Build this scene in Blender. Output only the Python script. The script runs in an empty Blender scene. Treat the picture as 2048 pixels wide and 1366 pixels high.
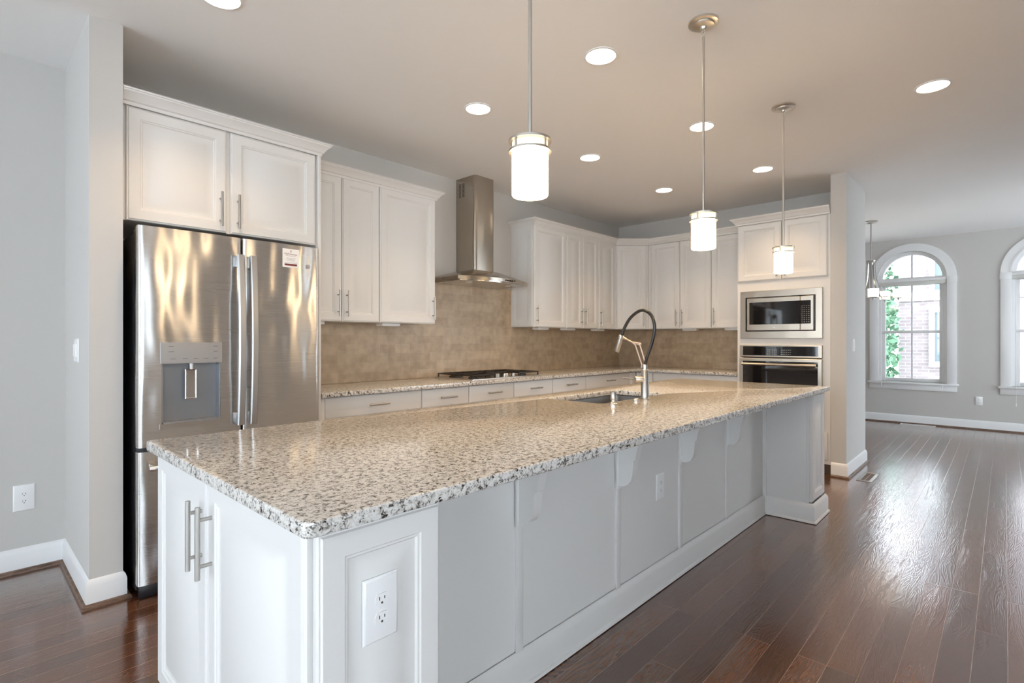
import bpy, bmesh, math, random
from mathutils import Vector, Matrix
from math import radians as R, pi, sin, cos

random.seed(7)
S = bpy.context.scene
COL = S.collection

# ------------------------------------------------------------------ camera, sky, exposure
FPX = 1050.0
cd = bpy.data.cameras.new('camera'); cam = bpy.data.objects.new('camera', cd); COL.objects.link(cam)
cam.location = (0, 0, 1.25)
cam.rotation_euler = (R(90), 0, R(43.2 - 90))
cd.sensor_width = 36.0; cd.lens = FPX / 2048 * 36.0; cd.shift_y = -2.0 / 2048; cd.clip_start = .02
S.camera = cam
SKY_STRENGTH = 11.0
w = bpy.data.worlds.new('sky'); S.world = w; w.use_nodes = True
bg = w.node_tree.nodes['Background']; bg.inputs[0].default_value = (.82, .90, 1.0, 1); bg.inputs[1].default_value = SKY_STRENGTH
S.view_settings.view_transform = 'Standard'; S.view_settings.look = 'None'
S.view_settings.gamma = 1; S.view_settings.use_curve_mapping = False
S.view_settings.exposure = 0.0
CAN_W, PEND_E = 5.7, 55.0
S.cycles.use_denoising = True
S.cycles.max_bounces = 8; S.cycles.diffuse_bounces = 5; S.cycles.glossy_bounces = 4
S.cycles.transparent_max_bounces = 8; S.cycles.sample_clamp_indirect = 6

# ------------------------------------------------------------------ materials
def mat(name, col=(.8, .8, .8), rough=.5, metal=0.0, spec=.5, emit=None, estr=0.0, coat=0.0, aniso=0.0, arot=0.0):
    m = bpy.data.materials.new(name); m.use_nodes = True
    b = m.node_tree.nodes['Principled BSDF']; I = b.inputs
    I['Base Color'].default_value = (*col, 1); I['Roughness'].default_value = rough; I['Metallic'].default_value = metal
    I['Specular IOR Level'].default_value = spec; I['Coat Weight'].default_value = coat; I['Coat Roughness'].default_value = .06
    I['Anisotropic'].default_value = aniso; I['Anisotropic Rotation'].default_value = arot
    if emit: I['Emission Color'].default_value = (*emit, 1); I['Emission Strength'].default_value = estr
    return m
def nn(m, t, **kw):
    n = m.node_tree.nodes.new(t)
    for k, v in kw.items():
        if k in n.inputs: n.inputs[k].default_value = v
        else: setattr(n, k, v)
    return n
def lk(m, a, b): m.node_tree.links.new(a, b)
def bs(m): return m.node_tree.nodes['Principled BSDF']
def ramp(m, stops, interp='LINEAR'):
    n = m.node_tree.nodes.new('ShaderNodeValToRGB'); e = n.color_ramp; e.interpolation = interp
    while len(e.elements) < len(stops): e.elements.new(.5)
    for el, (p, c) in zip(e.elements, stops): el.position = p; el.color = (*c, 1)
    return n
def objco(m, scale=(1, 1, 1), rot=(0, 0, 0), loc=(0, 0, 0)):
    tc = nn(m, 'ShaderNodeTexCoord'); mp = nn(m, 'ShaderNodeMapping')
    mp.inputs['Scale'].default_value = scale; mp.inputs['Rotation'].default_value = rot; mp.inputs['Location'].default_value = loc
    lk(m, tc.outputs['Object'], mp.inputs[0]); return mp.outputs[0]
def bump(m, h, strength=.2, dist=.01):
    b = nn(m, 'ShaderNodeBump'); b.inputs['Strength'].default_value = strength; b.inputs['Distance'].default_value = dist
    lk(m, h, b.inputs['Height']); lk(m, b.outputs[0], bs(m).inputs['Normal']); return b

def painted(name, col, rough, sc=180, st=.05):
    m = mat(name, col, rough); n = nn(m, 'ShaderNodeTexNoise'); n.inputs['Scale'].default_value = sc
    lk(m, objco(m), n.inputs['Vector']); bump(m, n.outputs[0], st, .002); return m
WALL = painted('wall_paint', (.575, .555, .53), .75)
CEIL = painted('ceiling_paint', (.87, .855, .84), .85)
CAB = mat('white_cabinet_paint', (.73, .72, .705), .42)
TRIM = mat('white_trim_paint', (.82, .82, .82), .35)
PLASTIC = mat('white_plastic', (.84, .84, .84), .3)
SLOT = mat('dark_slot', (.03, .03, .03), .6)
BLACK = mat('black_plastic', (.012, .012, .014), .35)
BGLASS = mat('black_glass', (.010, .010, .012), .04, spec=.6)
IRON = mat('cast_iron', (.018, .015, .013), .45)
RUBBER = mat('black_hose', (.012, .011, .010), .3)
NICKEL = mat('brushed_nickel', (.44, .42, .39), .3, 1)
CHROME = mat('polished_steel', (.62, .61, .60), .2, 1)
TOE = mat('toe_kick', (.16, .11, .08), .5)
PAPER = mat('label_paper', (.80, .79, .78), .6)
MAROON = mat('maroon_ink', (.15, .02, .02), .6)
INK = mat('grey_ink', (.16, .12, .12), .6)
SHADEFAB = mat('shade_fabric', (.66, .66, .62), .8)

def steel(name, col, rough, aniso, wav):
    m = mat(name, col, rough, 1, aniso=aniso, arot=.25)
    t = nn(m, 'ShaderNodeTangent'); t.direction_type = 'RADIAL'; t.axis = 'Z'
    lk(m, t.outputs[0], bs(m).inputs['Tangent'])
    n = nn(m, 'ShaderNodeTexNoise'); n.inputs['Scale'].default_value = 1.0; n.inputs['Detail'].default_value = 1
    lk(m, objco(m, (7, 7, 2.2)), n.inputs['Vector'])
    b = bump(m, n.outputs[0], wav, .02)
    n2 = nn(m, 'ShaderNodeTexNoise'); n2.inputs['Scale'].default_value = 1; lk(m, objco(m, (3, 3, 900)), n2.inputs['Vector'])
    mr = nn(m, 'ShaderNodeMapRange'); mr.inputs[3].default_value = rough - .012; mr.inputs[4].default_value = rough + .012
    lk(m, n2.outputs[0], mr.inputs[0]); lk(m, mr.outputs[0], bs(m).inputs['Roughness'])
    return m
STEEL = steel('stainless_steel', (.61, .60, .59), .27, .7, .9)
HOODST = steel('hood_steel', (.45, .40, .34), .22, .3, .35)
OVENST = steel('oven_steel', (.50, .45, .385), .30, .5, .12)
HANDLEST = mat('handle_steel', (.56, .565, .575), .36, 1)
SATIN = mat('satin_nickel', (.66, .63, .58), .3, 1)
SINKST = mat('sink_steel', (.22, .22, .225), .38, 1)
DISP = mat('dispenser_grey', (.27, .28, .30), .38, .5)

def granite():
    m = mat('speckled_granite', rough=.10, spec=.6)
    co = objco(m)
    v = nn(m, 'ShaderNodeTexVoronoi'); v.inputs['Scale'].default_value = 230; v.inputs['Randomness'].default_value = 1
    dn = nn(m, 'ShaderNodeTexNoise'); dn.inputs['Scale'].default_value = 60; dn.inputs['Detail'].default_value = 3
    lk(m, co, dn.inputs['Vector'])
    mx = nn(m, 'ShaderNodeMixRGB'); mx.blend_type = 'LINEAR_LIGHT'; mx.inputs[0].default_value = .012
    lk(m, co, mx.inputs[1]); lk(m, dn.outputs['Color'], mx.inputs[2]); lk(m, mx.outputs[0], v.inputs['Vector'])
    sp = nn(m, 'ShaderNodeSeparateColor'); lk(m, v.outputs['Color'], sp.inputs[0])
    nb = nn(m, 'ShaderNodeTexNoise'); nb.inputs['Scale'].default_value = 62; nb.inputs['Detail'].default_value = 4; nb.inputs['Roughness'].default_value = .65
    lk(m, co, nb.inputs['Vector'])
    ad = nn(m, 'ShaderNodeMath'); ad.operation = 'MULTIPLY_ADD'; ad.inputs[1].default_value = .42
    sb = nn(m, 'ShaderNodeMath'); sb.operation = 'MULTIPLY_ADD'; sb.inputs[1].default_value = 1.5; sb.inputs[2].default_value = -.46
    lk(m, nb.outputs[0], sb.inputs[0]); lk(m, sp.outputs[0], ad.inputs[0]); lk(m, sb.outputs[0], ad.inputs[2])
    r = ramp(m, [(0, (.010, .009, .009)), (.20, (.04, .036, .033)), (.29, (.17, .155, .14)), (.39, (.41, .385, .355)), (.52, (.62, .595, .56)), (.78, (.70, .685, .66)), (1, (.74, .73, .71))])
    lk(m, ad.outputs[0], r.inputs[0]); lk(m, r.outputs[0], bs(m).inputs['Base Color'])
    return m
GRANITE = granite()

def tile():
    m = mat('travertine_tile', rough=.4)
    tc = nn(m, 'ShaderNodeTexCoord'); sx = nn(m, 'ShaderNodeSeparateXYZ'); lk(m, tc.outputs['Object'], sx.inputs[0])
    a = nn(m, 'ShaderNodeMath'); a.operation = 'ADD'; lk(m, sx.outputs[0], a.inputs[0]); lk(m, sx.outputs[1], a.inputs[1])
    cx = nn(m, 'ShaderNodeCombineXYZ'); lk(m, a.outputs[0], cx.inputs[0]); lk(m, sx.outputs[2], cx.inputs[1])
    b = nn(m, 'ShaderNodeTexBrick'); b.inputs['Scale'].default_value = 1; b.inputs['Brick Width'].default_value = .152
    b.inputs['Row Height'].default_value = .076; b.inputs['Mortar Size'].default_value = .0016; b.inputs['Mortar Smooth'].default_value = .6
    b.inputs['Color1'].default_value = (.42, .315, .215, 1); b.inputs['Color2'].default_value = (.50, .39, .275, 1); b.inputs['Mortar'].default_value = (.48, .39, .285, 1)
    lk(m, cx.outputs[0], b.inputs['Vector'])
    n = nn(m, 'ShaderNodeTexNoise'); n.inputs['Scale'].default_value = 14; n.inputs['Detail'].default_value = 5; lk(m, tc.outputs['Object'], n.inputs['Vector'])
    r = ramp(m, [(.3, (.84, .83, .81)), (.7, (1.12, 1.11, 1.09))]); lk(m, n.outputs[0], r.inputs[0])
    mx = nn(m, 'ShaderNodeMixRGB'); mx.blend_type = 'MULTIPLY'; mx.inputs[0].default_value = 1
    lk(m, b.outputs[0], mx.inputs[1]); lk(m, r.outputs[0], mx.inputs[2]); lk(m, mx.outputs[0], bs(m).inputs['Base Color'])
    iv = nn(m, 'ShaderNodeMath'); iv.operation = 'SUBTRACT'; iv.inputs[0].default_value = 1; lk(m, b.outputs['Fac'], iv.inputs[1])
    bump(m, iv.outputs[0], .25, .002)
    return m
TILE = tile()

def woodfloor():
    m = mat('dark_wood_planks', rough=.15, spec=.5, coat=1.0)
    co = objco(m, loc=(0, .0078, 0))
    b = nn(m, 'ShaderNodeTexBrick'); b.inputs['Scale'].default_value = 1; b.inputs['Brick Width'].default_value = 1.15; b.offset = .37; b.offset_frequency = 3
    b.inputs['Row Height'].default_value = .1016; b.inputs['Mortar Size'].default_value = .0011; b.inputs['Mortar Smooth'].default_value = .3
    b.inputs['Color1'].default_value = (0, 0, 0, 1); b.inputs['Color2'].default_value = (1, 1, 1, 1); b.inputs['Mortar'].default_value = (.5, .5, .5, 1)
    lk(m, co, b.inputs['Vector'])
    base = ramp(m, [(0, (.070, .028, .014)), (.5, (.105, .042, .021)), (1, (.155, .064, .030))]); lk(m, b.outputs[0], base.inputs[0])
    # grain, shifted per plank
    sh = nn(m, 'ShaderNodeVectorMath'); sh.operation = 'MULTIPLY_ADD'; sh.inputs[1].default_value = (7, 3, 0)
    lk(m, b.outputs[0], sh.inputs[0]); lk(m, co, sh.inputs[2])
    mp = nn(m, 'ShaderNodeMapping'); mp.inputs['Scale'].default_value = (.9, 7, 1); lk(m, sh.outputs[0], mp.inputs[0])
    n = nn(m, 'ShaderNodeTexNoise'); n.inputs['Scale'].default_value = 1.6; n.inputs['Detail'].default_value = 2; n.inputs['Distortion'].default_value = .4
    lk(m, mp.outputs[0], n.inputs['Vector'])
    ws = nn(m, 'ShaderNodeMath'); ws.operation = 'MULTIPLY'; ws.inputs[1].default_value = 150; lk(m, n.outputs[0], ws.inputs[0])
    si = nn(m, 'ShaderNodeMath'); si.operation = 'SINE'; lk(m, ws.outputs[0], si.inputs[0])
    mp2 = nn(m, 'ShaderNodeMapping'); mp2.inputs['Scale'].default_value = (12, 320, 1); lk(m, co, mp2.inputs[0])
    n2 = nn(m, 'ShaderNodeTexNoise'); n2.inputs['Scale'].default_value = 1; n2.inputs['Detail'].default_value = 2; lk(m, mp2.outputs[0], n2.inputs['Vector'])
    gr = nn(m, 'ShaderNodeMath'); gr.operation = 'MULTIPLY_ADD'; gr.inputs[1].default_value = .22; lk(m, si.outputs[0], gr.inputs[0]); lk(m, n2.outputs[0], gr.inputs[2])
    gr2 = ramp(m, [(.2, (.62, .6, .58)), (.8, (1.3, 1.3, 1.3))]); lk(m, gr.outputs[0], gr2.inputs[0])
    mx = nn(m, 'ShaderNodeMixRGB'); mx.blend_type = 'MULTIPLY'; mx.inputs[0].default_value = .65
    lk(m, base.outputs[0], mx.inputs[1]); lk(m, gr2.outputs[0], mx.inputs[2])
    m2 = nn(m, 'ShaderNodeMixRGB'); m2.inputs[2].default_value = (.24, .18, .145, 1)  # seam colour lightened to paint in the sheen along plank edges
    lk(m, b.outputs['Fac'], m2.inputs[0]); lk(m, mx.outputs[0], m2.inputs[1]); lk(m, m2.outputs[0], bs(m).inputs['Base Color'])
    hb = nn(m, 'ShaderNodeMath'); hb.operation = 'MULTIPLY_ADD'; hb.inputs[1].default_value = -2.2; lk(m, b.outputs['Fac'], hb.inputs[0]); lk(m, gr.outputs[0], hb.inputs[2])
    bb = bump(m, hb.outputs[0], .20, .0016); lk(m, bb.outputs[0], bs(m).inputs['Coat Normal']); bs(m).inputs['Coat Roughness'].default_value = .11
    return m
FLOOR = woodfloor()

def oakshoe():
    m = mat('stained_shoe_molding', (.12, .065, .04), .35); n = nn(m, 'ShaderNodeTexNoise'); n.inputs['Scale'].default_value = 5
    lk(m, objco(m, (6, 6, 40)), n.inputs['Vector']); r = ramp(m, [(.3, (.07, .038, .025)), (.7, (.19, .11, .07))])
    lk(m, n.outputs[0], r.inputs[0]); lk(m, r.outputs[0], bs(m).inputs['Base Color']); return m
SHOE = oakshoe()

def brickmat():
    m = mat('pale_brick', rough=.9); tc = nn(m, 'ShaderNodeTexCoord'); sx = nn(m, 'ShaderNodeSeparateXYZ'); lk(m, tc.outputs['Object'], sx.inputs[0])
    cx = nn(m, 'ShaderNodeCombineXYZ'); lk(m, sx.outputs[1], cx.inputs[0]); lk(m, sx.outputs[2], cx.inputs[1])
    b = nn(m, 'ShaderNodeTexBrick'); b.inputs['Scale'].default_value = 1; b.inputs['Brick Width'].default_value = .21; b.inputs['Row Height'].default_value = .075; b.inputs['Mortar Size'].default_value = .008
    b.inputs['Color1'].default_value = (.20, .16, .165, 1); b.inputs['Color2'].default_value = (.26, .215, .22, 1); b.inputs['Mortar'].default_value = (.31, .30, .305, 1)
    lk(m, cx.outputs[0], b.inputs['Vector']); lk(m, b.outputs[0], bs(m).inputs['Base Color']); return m
BRICK = brickmat()
STONE = mat('white_stone_band', (.8, .8, .79), .8)
LEAF = mat('leaf_green', (.10, .21, .12), .7)
BARK = mat('bark', (.12, .09, .07), .9)
BOUNCE_GROUND = mat('pale_bounce_ground', (.62, .61, .58), .9)  # unseen ground, made pale to bounce daylight up to the ceiling
CANGLOW = mat('lit_lens', (.9, .85, .75), .5, emit=(1, .88, .70), estr=14)
OPAL = mat('lit_opal_glass', (.95, .9, .82), .25, emit=(1, .72, .42), estr=PEND_E)
OPALTOP = mat('lit_opal_band', (.95, .9, .8), .3, emit=(1, .80, .50), estr=1.1)
CHANDGLASS = mat('lit_chandelier_glass', (.95, .9, .82), .25, emit=(1, .88, .68), estr=5)
def paneglass():
    m = bpy.data.materials.new('window_glass'); m.use_nodes = True; nt = m.node_tree; nt.nodes.clear()
    o = nt.nodes.new('ShaderNodeOutputMaterial'); t = nt.nodes.new('ShaderNodeBsdfTransparent'); t.inputs[0].default_value = (.97, .985, .98, 1)
    g = nt.nodes.new('ShaderNodeBsdfGlossy'); g.inputs['Roughness'].default_value = .02; f = nt.nodes.new('ShaderNodeFresnel'); f.inputs[0].default_value = 1.45
    mx = nt.nodes.new('ShaderNodeMixShader'); nt.links.new(f.outputs[0], mx.inputs[0]); nt.links.new(t.outputs[0], mx.inputs[1]); nt.links.new(g.outputs[0], mx.inputs[2]); nt.links.new(mx.outputs[0], o.inputs[0]); return m
PANE = paneglass()

# ------------------------------------------------------------------ mesh helpers (bm in world coordinates)
def NB(): return bmesh.new()
def box(bm, x0, x1, y0, y1, z0, z1, bev=0.0, seg=2):
    vs = [bm.verts.new((x, y, z)) for z in (z0, z1) for y in (y0, y1) for x in (x0, x1)]
    fs = [bm.faces.new([vs[i] for i in q]) for q in ((0, 2, 3, 1), (4, 5, 7, 6), (0, 1, 5, 4), (2, 6, 7, 3), (0, 4, 6, 2), (1, 3, 7, 5))]
    if bev:
        es = list({e for f in fs for e in f.edges})
        bmesh.ops.bevel(bm, geom=es, offset=bev, segments=seg, affect='EDGES', profile=.5)
    return bm
def basis(d):
    d = Vector(d).normalized(); a = Vector((0, 0, 1)) if abs(d.z) < .9 else Vector((1, 0, 0))
    u = d.cross(a).normalized(); return u, d.cross(u).normalized()
def ringat(bm, c, u, v, r, seg): return [bm.verts.new(Vector(c) + u * (r * cos(2 * pi * i / seg)) + v * (r * sin(2 * pi * i / seg))) for i in range(seg)]
def bridge(bm, a, b):
    n = len(a)
    for i in range(n): bm.faces.new((a[i], a[(i + 1) % n], b[(i + 1) % n], b[i]))
def cyl(bm, p0, p1, r, r1=None, seg=20):
    p0, p1 = Vector(p0), Vector(p1); u, v = basis(p1 - p0); a = ringat(bm, p0, u, v, r, seg); b = ringat(bm, p1, u, v, r if r1 is None else r1, seg)
    bridge(bm, a, b); bm.faces.new(a[::-1]); bm.faces.new(b); return bm
def tube(bm, pts, r, seg=12):
    pts = [Vector(p) for p in pts]; prev = None; first = None; u = None
    for i, p in enumerate(pts):
        d = (pts[min(i + 1, len(pts) - 1)] - pts[max(i - 1, 0)]).normalized()
        if u is None: u, v = basis(d)
        else: u = (u - d * u.dot(d)).normalized(); v = d.cross(u)
        rr = r[i] if isinstance(r, (list, tuple)) else r
        c = ringat(bm, p, u, v, rr, seg)
        if prev: bridge(bm, prev, c)
        else: first = c
        prev = c
    bm.faces.new(first[::-1]); bm.faces.new(prev); return bm
def spline(pts, n=8):
    P = [Vector(p) for p in pts]; out = []
    for i in range(len(P) - 1):
        a, b, c, d = P[max(i - 1, 0)], P[i], P[i + 1], P[min(i + 2, len(P) - 1)]
        for k in range(n):
            t = k / n; out.append(.5 * ((2 * b) + (c - a) * t + (2 * a - 5 * b + 4 * c - d) * t * t + (3 * b - a - 3 * c + d) * t ** 3))
    out.append(P[-1]); return out
def lathe(bm, c, prof, seg=32, axis='z'):
    c = Vector(c); prev = None; first = None
    for r, h in prof:
        ring = []
        for i in range(seg):
            a = 2 * pi * i / seg
            o = {'z': (r * cos(a), r * sin(a), h), 'x': (h, r * cos(a), r * sin(a)), 'y': (r * sin(a), h, r * cos(a))}[axis]
            ring.append(bm.verts.new(c + Vector(o)))
        if prev: bridge(bm, prev, ring)
        else: first = ring
        prev = ring
    bm.faces.new(first[::-1]); bm.faces.new(prev); return bm
def prism(bm, pts, vec):
    a = [bm.verts.new(p) for p in pts]; b = [bm.verts.new(Vector(p) + Vector(vec)) for p in pts]
    bridge(bm, a, b); bm.faces.new(a[::-1]); bm.faces.new(b); return bm
def nested(bm, O, u, n, wd, ht, loops, v=(0, 0, 1)):
    """a slab whose front is stepped by rectangular loops (inset, height above the back)"""
    O, u, n, v = Vector(O), Vector(u), Vector(n), Vector(v); prev = None
    for ins, d in loops:
        q = [bm.verts.new(O + u * a + v * b + n * d) for a, b in ((ins, ins), (wd - ins, ins), (wd - ins, ht - ins), (ins, ht - ins))]
        if prev: bridge(bm, prev, q)
        else: bm.faces.new(q[::-1])
        prev = q
    bm.faces.new(prev); return bm
DOORL = [(0, 0), (0, .012), (.004, .0155), (.007, .0155), (.010, .020), (.056, .020), (.059, .0165), (.064, .0165), (.068, .0115), (.074, .011), (.104, .0185), (.106, .0195)]
DRAWL = [(0, 0), (0, .012), (.004, .0155), (.010, .0165), (.024, .020)]
def door_bm(O, u, n, wd, ht, loops=DOORL):
    bm = NB(); k = min(1.0, wd / .27, ht / .27) if loops is DOORL else 1
    return nested(bm, O, u, n, wd, ht, [(i * k, d) for i, d in loops])
def bar_pull(c, along, n, length=.19, r=.0064, off=.034, f=.32):
    bm = NB(); c, a, n = Vector(c), Vector(along), Vector(n)
    cyl(bm, c + n * off - a * length / 2, c + n * off + a * length / 2, r, seg=14)
    for s in (-1, 1): cyl(bm, c + a * s * length * f, c + a * s * length * f + n * off, r * .8, seg=10)
    return bm
def sweep(bm, path, prof):
    """profile (outward, z) along a plan path; outward is to the right of travel, corners mitred"""
    path = [Vector((p[0], p[1])) for p in path]; rings = []
    for i, p in enumerate(path):
        ds = []
        if i > 0: ds.append((p - path[i - 1]).normalized())
        if i < len(path) - 1: ds.append((path[i + 1] - p).normalized())
        ns = [Vector((d.y, -d.x)) for d in ds]
        m = ns[0] if len(ns) == 1 else (ns[0] + ns[1]) / (1 + ns[0].dot(ns[1]))
        rings.append([bm.verts.new((p.x + m.x * o, p.y + m.y * o, z)) for o, z in prof])
    for a, b in zip(rings, rings[1:]): bridge(bm, a, b)
    bm.faces.new(rings[0][::-1]); bm.faces.new(rings[-1]); return bm
def text_bm(body, size, O, u, v, n, depth=.0004, align='CENTER'):
    cu = bpy.data.curves.new('t', 'FONT'); cu.body = body; cu.size = size; cu.align_x = align; cu.align_y = 'CENTER'; cu.resolution_u = 2
    o = bpy.data.objects.new('t', cu); COL.objects.link(o); dg = bpy.context.evaluated_depsgraph_get()
    me = bpy.data.meshes.new_from_object(o.evaluated_get(dg)); bpy.data.objects.remove(o); bm = NB(); bm.from_mesh(me); bpy.data.meshes.remove(me)
    O, u, v, n = Vector(O), Vector(u), Vector(v), Vector(n)
    for p in bm.verts: p.co = O + u * p.co.x + v * p.co.y + n * depth
    return bm
def emit(name, bm, m, parent=None, root=None, loc=None, ang=32, smooth=True, label=None):
    bmesh.ops.recalc_face_normals(bm, faces=bm.faces)
    base = root.location if root is not None else Vector(loc) if loc else Vector((0, 0, 0))
    for p in bm.verts: p.co -= base
    me = bpy.data.meshes.new(name); bm.to_mesh(me); bm.free()
    for mm in (m if isinstance(m, (list, tuple)) else [m]): me.materials.append(mm)
    if smooth:
        me.polygons.foreach_set('use_smooth', [True] * len(me.polygons)); me.set_sharp_from_angle(angle=R(ang))
    o = bpy.data.objects.new(name, me); COL.objects.link(o)
    if parent is not None: o.parent = parent
    elif loc: o.location = loc
    if label: o['label'] = label
    return o
def tag(o, label, cat, group=None):
    o['label'] = label; o['category'] = cat
    if group: o['group'] = group
    return o
class Thing:
    def __init__(s, name, label, cat, loc, group=None):
        s.o = bpy.data.objects.new(name, None); COL.objects.link(s.o); s.o.location = loc; s.o.empty_display_size = .05; tag(s.o, label, cat, group)
    def part(s, name, bm, m, parent=None, **k): return emit(name, bm, m, parent or s.o, s.o, **k)
def single(name, bm, m, label, cat, loc, group=None, **k): return tag(emit(name, bm, m, loc=loc, **k), label, cat, group)
def struct(name, bm, m, parent=None, **k):
    o = emit(name, bm, m, parent, **k); o['kind'] = 'structure'; return o
def dup(root, loc, label, group=None):
    r = root.copy(); COL.objects.link(r); r.location = loc; r['label'] = label
    if group: r['group'] = group
    for ch in root.children:
        c = ch.copy(); COL.objects.link(c); c.parent = r
        for g in ch.children:
            d = g.copy(); COL.objects.link(d); d.parent = c
    return r
X, Y, Z = Vector((1, 0, 0)), Vector((0, 1, 0)), Vector((0, 0, 1))

# ------------------------------------------------------------------ room shell
HC = 2.78; BW = 3.82; LW = 3.88; RW = 6.19; FW = 9.85; NX = -3.6; NY = -3.3
struct('floor', box(NB(), NX - .15, FW + .15, NY - .15, 4.0, -.1, 0), FLOOR, smooth=False)
struct('ceiling', box(NB(), NX - .15, FW + .15, NY - .15, 4.0, HC, HC + .1), CEIL, smooth=False)
struct('wall_back', box(NB(), .50, RW + .22, BW, 4.0, 0, HC), WALL, smooth=False)
struct('wall_left', box(NB(), NX, .50, LW, 4.0, 0, HC), WALL, smooth=False)
struct('wall_refrigerator', box(NB(), .436, .566, 3.125, LW, 0, HC), WALL, smooth=False)
bm = NB(); box(bm, RW, 6.43, 1.172, BW, 0, HC); box(bm, 5.54, 6.43, 1.048, 1.172, 0, HC)
struct('wall_oven', bm, WALL, smooth=False)
struct('wall_dining', box(NB(), RW + .22, FW, LW, 4.0, 0, HC), WALL, smooth=False)
FRONT_ADDED = [(-2.2, .75, .2, 2.4), (-.4, .7, .3, 2.3), (7.7, .9, .1, 2.65), (9.2, .55, .1, 2.6)]  # unseen windows, added to bring more daylight onto ceiling, island front and dining room
bm = NB(); cur = NX
for c, hw, zs, zp in FRONT_ADDED:
    box(bm, cur, c - hw, NY - .15, NY, 0, HC); box(bm, c - hw, c + hw, NY - .15, NY, 0, zs); box(bm, c - hw, c + hw, NY - .15, NY, zp, HC); cur = c + hw
box(bm, cur, FW, NY - .15, NY, 0, HC); struct('wall_front', bm, WALL, smooth=False)

def holed_wall(name, x0, x1, ya, yb, holes, arch=True):
    """wall across x0..x1; holes = (centre, half width, sill, spring[, flat top])"""
    bm = NB(); cur = ya
    for c, hw, zs, zp in sorted(holes):
        box(bm, x0, x1, cur, c - hw, 0, HC); box(bm, x0, x1, c - hw, c + hw, 0, zs)
        n = 28 if arch else 1
        for i in range(n):
            t0, t1 = pi - pi * i / n, pi - pi * (i + 1) / n
            q0, q1 = (c + hw * cos(t0), zp + hw * sin(t0)), (c + hw * cos(t1), zp + hw * sin(t1))
            if not arch: q0, q1 = (c - hw, zp), (c + hw, zp)
            prism(bm, [(x0, q0[0], q0[1]), (x0, q1[0], q1[1]), (x0, q1[0], HC), (x0, q0[0], HC)], (x1 - x0, 0, 0))
        cur = c + hw
    box(bm, x0, x1, cur, yb, 0, HC)
    return struct(name, bm, WALL, smooth=False)
WIN = [(1.026, .41, .625, 2.18), (-.475, .41, .625, 2.18), (-1.976, .41, .625, 2.18), (2.55, .41, .625, 2.18)]
holed_wall('wall_far', FW, FW + .15, NY, 4.0, WIN)
NEAR = [(-2.1, .62, .25, 2.4), (-.3, .62, .25, 2.4), (1.5, .62, .25, 2.4), (3.0, .5, .25, 2.4)]
holed_wall('wall_near', NX - .15, NX, NY, 4.0, NEAR, arch=False)

def arch_band(bm, c, r0, r1, zp, x0, x1, n=36, a0=0.0, a1=pi):
    prev = None
    for i in range(n + 1):
        t = a0 + (a1 - a0) * i / n; q = [bm.verts.new((x, c + r * cos(t), zp + r * sin(t))) for x, r in ((x0, r0), (x0, r1), (x1, r1), (x1, r0))]
        if prev: bridge(bm, prev, q)
        else: bm.faces.new(q[::-1])
        prev = q
    bm.faces.new(prev)
for k, (c, hw, zs, zp) in enumerate(WIN[:3]):
    w = bpy.data.objects.new('window_%d' % (k + 1), None); COL.objects.link(w); w['kind'] = 'structure'
    bm = NB()                                                       # casing: legs, plinth blocks and arch
    for s in (-1, 1):
        a, b = sorted((c + s * hw, c + s * (hw + .112))); box(bm, FW - .018, FW, a, b, zs - .03, zp - .085, .003)
        a, b = sorted((c + s * (hw - .002), c + s * (hw + .118))); box(bm, FW - .022, FW, a, b, zp - .09, zp, .003)
    arch_band(bm, c, hw, hw + .112, zp, FW - .018, FW); arch_band(bm, c, hw, hw + .016, zp, FW - .024, FW - .018)
    struct('window_casing', bm, TRIM, w)
    bm = NB(); box(bm, FW - .05, FW + .06, c - hw - .135, c + hw + .135, zs - .03, zs, .006); struct('window_sill', bm, TRIM, w)
    struct('window_apron', box(NB(), FW - .016, FW, c - hw - .115, c + hw + .115, zs - .115, zs - .03, .004), TRIM, w)
    bm = NB(); xa, xb = FW + .06, FW + .11                           # jambs, sashes, meeting rail, transom
    for s in (-1, 1):
        a, b = sorted((c + s * hw, c + s * (hw - .035))); box(bm, FW + .03, FW + .13, a, b, zs, zp)
        a, b = sorted((c + s * (hw - .035), c + s * (hw - .085))); box(bm, xa, xb, a, b, zs, zp - .03, .004)
    box(bm, xa + .002, xb - .002, c - hw + .04, c + hw - .04, zs, zs + .055, .004); box(bm, xa - .02, xb, c - hw + .03, c + hw - .03, 1.36, 1.40, .004)
    box(bm, xa + .002, xb - .002, c - hw + .04, c + hw - .04, zp - .10, zp - .04); box(bm, xa - .02, xb + .01, c - hw, c + hw, zp - .05, zp + .02)
    arch_band(bm, c, hw - .05, hw, zp, xa - .03, xb)
    struct('window_sash', bm, TRIM, w)
    bm = NB(); box(bm, xa + .012, xb - .015, c - .011, c + .011, zs + .03, zp + hw - .03); struct('window_muntin', bm, TRIM, w)
    bm = NB(); box(bm, xa + .022, xa + .027, c - hw + .06, c + hw - .06, zs + .03, zp - .06)
    pts = [(xa + .022, c - (hw - .03), zp + .01)] + [(xa + .022, c - (hw - .03) * cos(pi * i / 24), zp + .01 + (hw - .04) * sin(pi * i / 24)) for i in range(1, 24)] + [(xa + .022, c + (hw - .03), zp + .01)]
    prism(bm, pts, (.005, 0, 0)); struct('window_pane', bm, PANE, w, smooth=False)
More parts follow.
